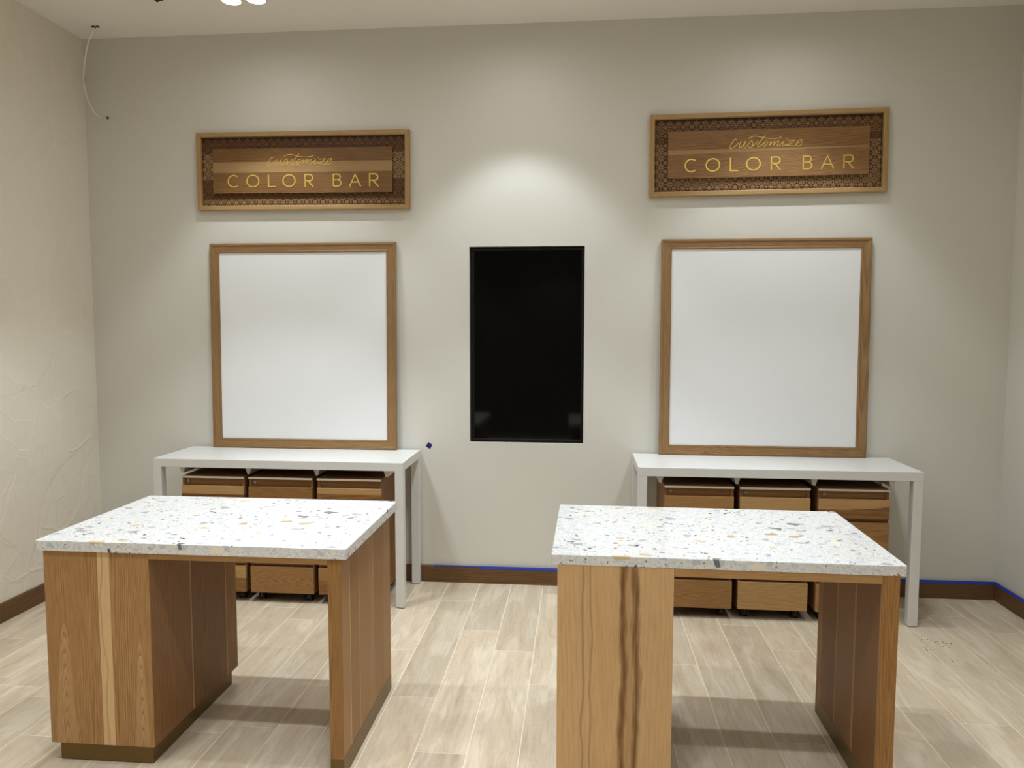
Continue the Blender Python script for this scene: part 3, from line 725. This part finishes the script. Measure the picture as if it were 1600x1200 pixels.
EDG = zw('edge_veneer', S(178, 132, 78), S(118, 76, 38), x0=.53, y0=.01, taper=.02, freq=160, wob=.015, seed=93)
BACKV = zw('back_veneer', S(176, 132, 82), S(136, 94, 52), x0=0, y0=.05, taper=.03, freq=80, seed=95)
endm2 = EDG
outer_right = [(-2.2, -2.048, OR[0]), (-2.048, -2.040, ORL), (-2.040, -1.932, OR[1]), (-1.932, -1.926, ORL), (-1.926, -1.80, OR[2]), (-1.80, -1.735, OR[0]), (-1.735, -1.729, ORL), (-1.729, -1.58, OR[1]), (-1.58, -1.3, OR[2])]
island('terrazzo topped wooden island with a pale strip on its front, on the left',
       -1.3494, -.1538, -1.4043, -2.1509, 0.0, .0395, .0235, .4148, .0507, .0102, .0533,
       [(0, .512, M1), (.512, .628, M1c), (.628, 1, M1b)],
       [(-2.2, -1.858, IY[0]), (-1.858, -1.846, IYL), (-1.846, -1.560, IY[1]), (-1.560, -1.551, IYL), (-1.551, -1.3, IY[2])],
       OR, BACKV, [(-2.2, -1.9, IY[0]), (-1.9, -1.7, IY[1]), (-1.7, -1.3, IY[2])], .0235)
R1 = zw('veneer_pale_streaked', S(222, 182, 130), S(192, 150, 98), x0=-.40, y0=.1, taper=.02, freq=70, wob=.02, amt=.45, seed=101,
        streaks=((-.345, .014, .9, S(104, 66, 30)), (-.300, .016, .85, S(108, 70, 34)), (-.325, .03, .35, S(140, 96, 52)), (-.485, .005, .5, S(130, 90, 48)), (-.455, .004, .5, S(140, 98, 54))))
RI = [zw('right_inner_%d' % i, S(*a), S(*b), 'Y', x0=x, y0=.3, taper=.005, freq=150, wob=.006, amt=.5, seed=110+i) for i, (a, b, x) in enumerate((((156, 112, 68), (124, 84, 46), .0), ((144, 100, 58), (112, 72, 38), .25)))]
RIL = zw('right_inner_line', S(182, 142, 94), S(164, 122, 76), 'Y', x0=.0, y0=.3, taper=.0, freq=20, amt=.2, seed=120)
EDG2 = zw('edge_veneer_right', S(184, 136, 78), S(128, 84, 42), x0=.55, y0=.01, taper=.03, freq=140, wob=.02, seed=123)
endm2 = EDG2
island('terrazzo topped wooden island with dark streaks down its pale front, on the right',
       .5848, 1.7795, -1.404, -2.1462, -.0152, .0365, .0219, .4043, .0551, .0016, .0674,
       [(0, 1, R1)],
       [(-2.2, -1.8, IY[0]), (-1.8, -1.3, IY[1])],
       OR, BACKV, [(-2.2, -2.13, RIL), (-2.13, -1.915, RI[1]), (-1.915, -1.895, RIL), (-1.895, -1.715, RI[0]), (-1.715, -1.700, RIL), (-1.700, -1.525, RI[1]), (-1.525, -1.515, RIL), (-1.515, -1.3, RI[0])], .0285)

# ------------------------------------------------------------------ small things: tape, cable, debris
def tape(label, x0, x1, z0, z1, skew=.0):
    bm = bmesh.new(); prism(bm, [(x0, z0), (x0, z1), (x1, z1+skew), (x1, z0+skew)], -.0162, -.0154)
    bmesh.ops.recalc_face_normals(bm, faces=bm.faces)
    o = mesh_obj('painters_tape', bm, M_TAPE); return tag(o, label, 'tape', "blue painter's tape on the baseboards")
tape('thin blue painter\'s tape strip on the baseboard beside the left white table', -.262, .037, .1075, .1155)
tape('wider blue painter\'s tape strip on the baseboard right of the thin one, below the screen', .038, 1.30, .098, .1165)
tape('blue painter\'s tape on the back baseboard right of the right white table', 2.30, 3.222, .097, .1165)
bm = bmesh.new(); abox(bm, 3.2243, 3.2250, -1.6, -.02, .097, .1165)
tag(mesh_obj('painters_tape', bm, M_TAPE), 'blue painter\'s tape running along the right wall baseboard', 'tape', "blue painter's tape on the baseboards")
bm = bmesh.new(); bmesh.ops.create_grid(bm, x_segments=1, y_segments=1, size=.0165)
bmesh.ops.solidify(bm, geom=bm.faces[:], thickness=.0004)
o = mesh_obj('tape_square', bm, M_NAVY, loc=(-.294, -.0008, .902)); o.rotation_euler = (pi/2, radians(33), 0)
tag(o, 'small dark blue tape square stuck on the wall above the left table\'s right end', 'tape')

CABLE = [(-2.359, -0.188, 3.536), (-2.4, -0.17, 3.483), (-2.437, -0.15, 3.429), (-2.477, -0.12, 3.358), (-2.5, -0.1, 3.298), (-2.516, -0.08, 3.254), (-2.52, -0.06, 3.18), (-2.511, -0.04, 3.117), (-2.492, -0.02, 3.065), (-2.467, -0.012, 3.042), (-2.445, -0.006, 3.035)]
cb = thing('hanging_cable', 'thin white cable hanging from ceiling to wall in the upper left corner', 'cable', (-2.355, -.188, H))
pts = spline(CABLE, 6)
W0 = Vector((-2.355, -.188, H))
fix = [Vector(p)-W0 for p in pts]
bm = bmesh.new(); tube(bm, fix, .0042, 6); bmesh.ops.recalc_face_normals(bm, faces=bm.faces); mesh_obj('cord', bm, M_CORD, cb)
bm = bmesh.new(); abox(bm, -.018, .004, -.01, .01, -.008, -.0005, .001); abox(bm, .012, .028, -.008, .008, -.007, -.0005, .001); mesh_obj('ceiling_clip', bm, M_DARKHOLE, cb)
bm = bmesh.new()
for q in range(5): cyl(bm, (-.159-.0015*q, .106+.003*q, -.262-.011*q), .006, .006, n=10)
mesh_obj('ferrule', bm, M_DARKHOLE, cb)
tag(box('wall_anchor', M_DARKHOLE, None, -.007, .007, -.008, -.0005, -.007, .007, .002, loc=(-2.415, 0, 3.035)), 'tiny grey anchor in the wall just below the cable end', 'anchor')

bm = bmesh.new(); rr = random.Random(3)
for cxx, cyy, n, sp_ in ((2.53, -.68, 8, .02), (2.615, -.685, 14, .018), (2.485, -.79, 7, .014), (2.53, -.90, 5, .03), (2.57, -.74, 10, .06)):
    for q in range(n):
        x, y, r = cxx+rr.gauss(0, sp_), cyy+rr.gauss(0, sp_), rr.uniform(.0012, .0035)
        bmesh.ops.create_icosphere(bm, subdivisions=1, radius=r, matrix=Matrix.Translation((x, y, r*.45)) @ Matrix.Diagonal((1, 1, .5, 1)))
tag(mesh_obj('dirt_crumbs', bm, M_DARKHOLE), 'scattered dark dirt crumbs on the floor right of the right island', 'dirt', kind='stuff')
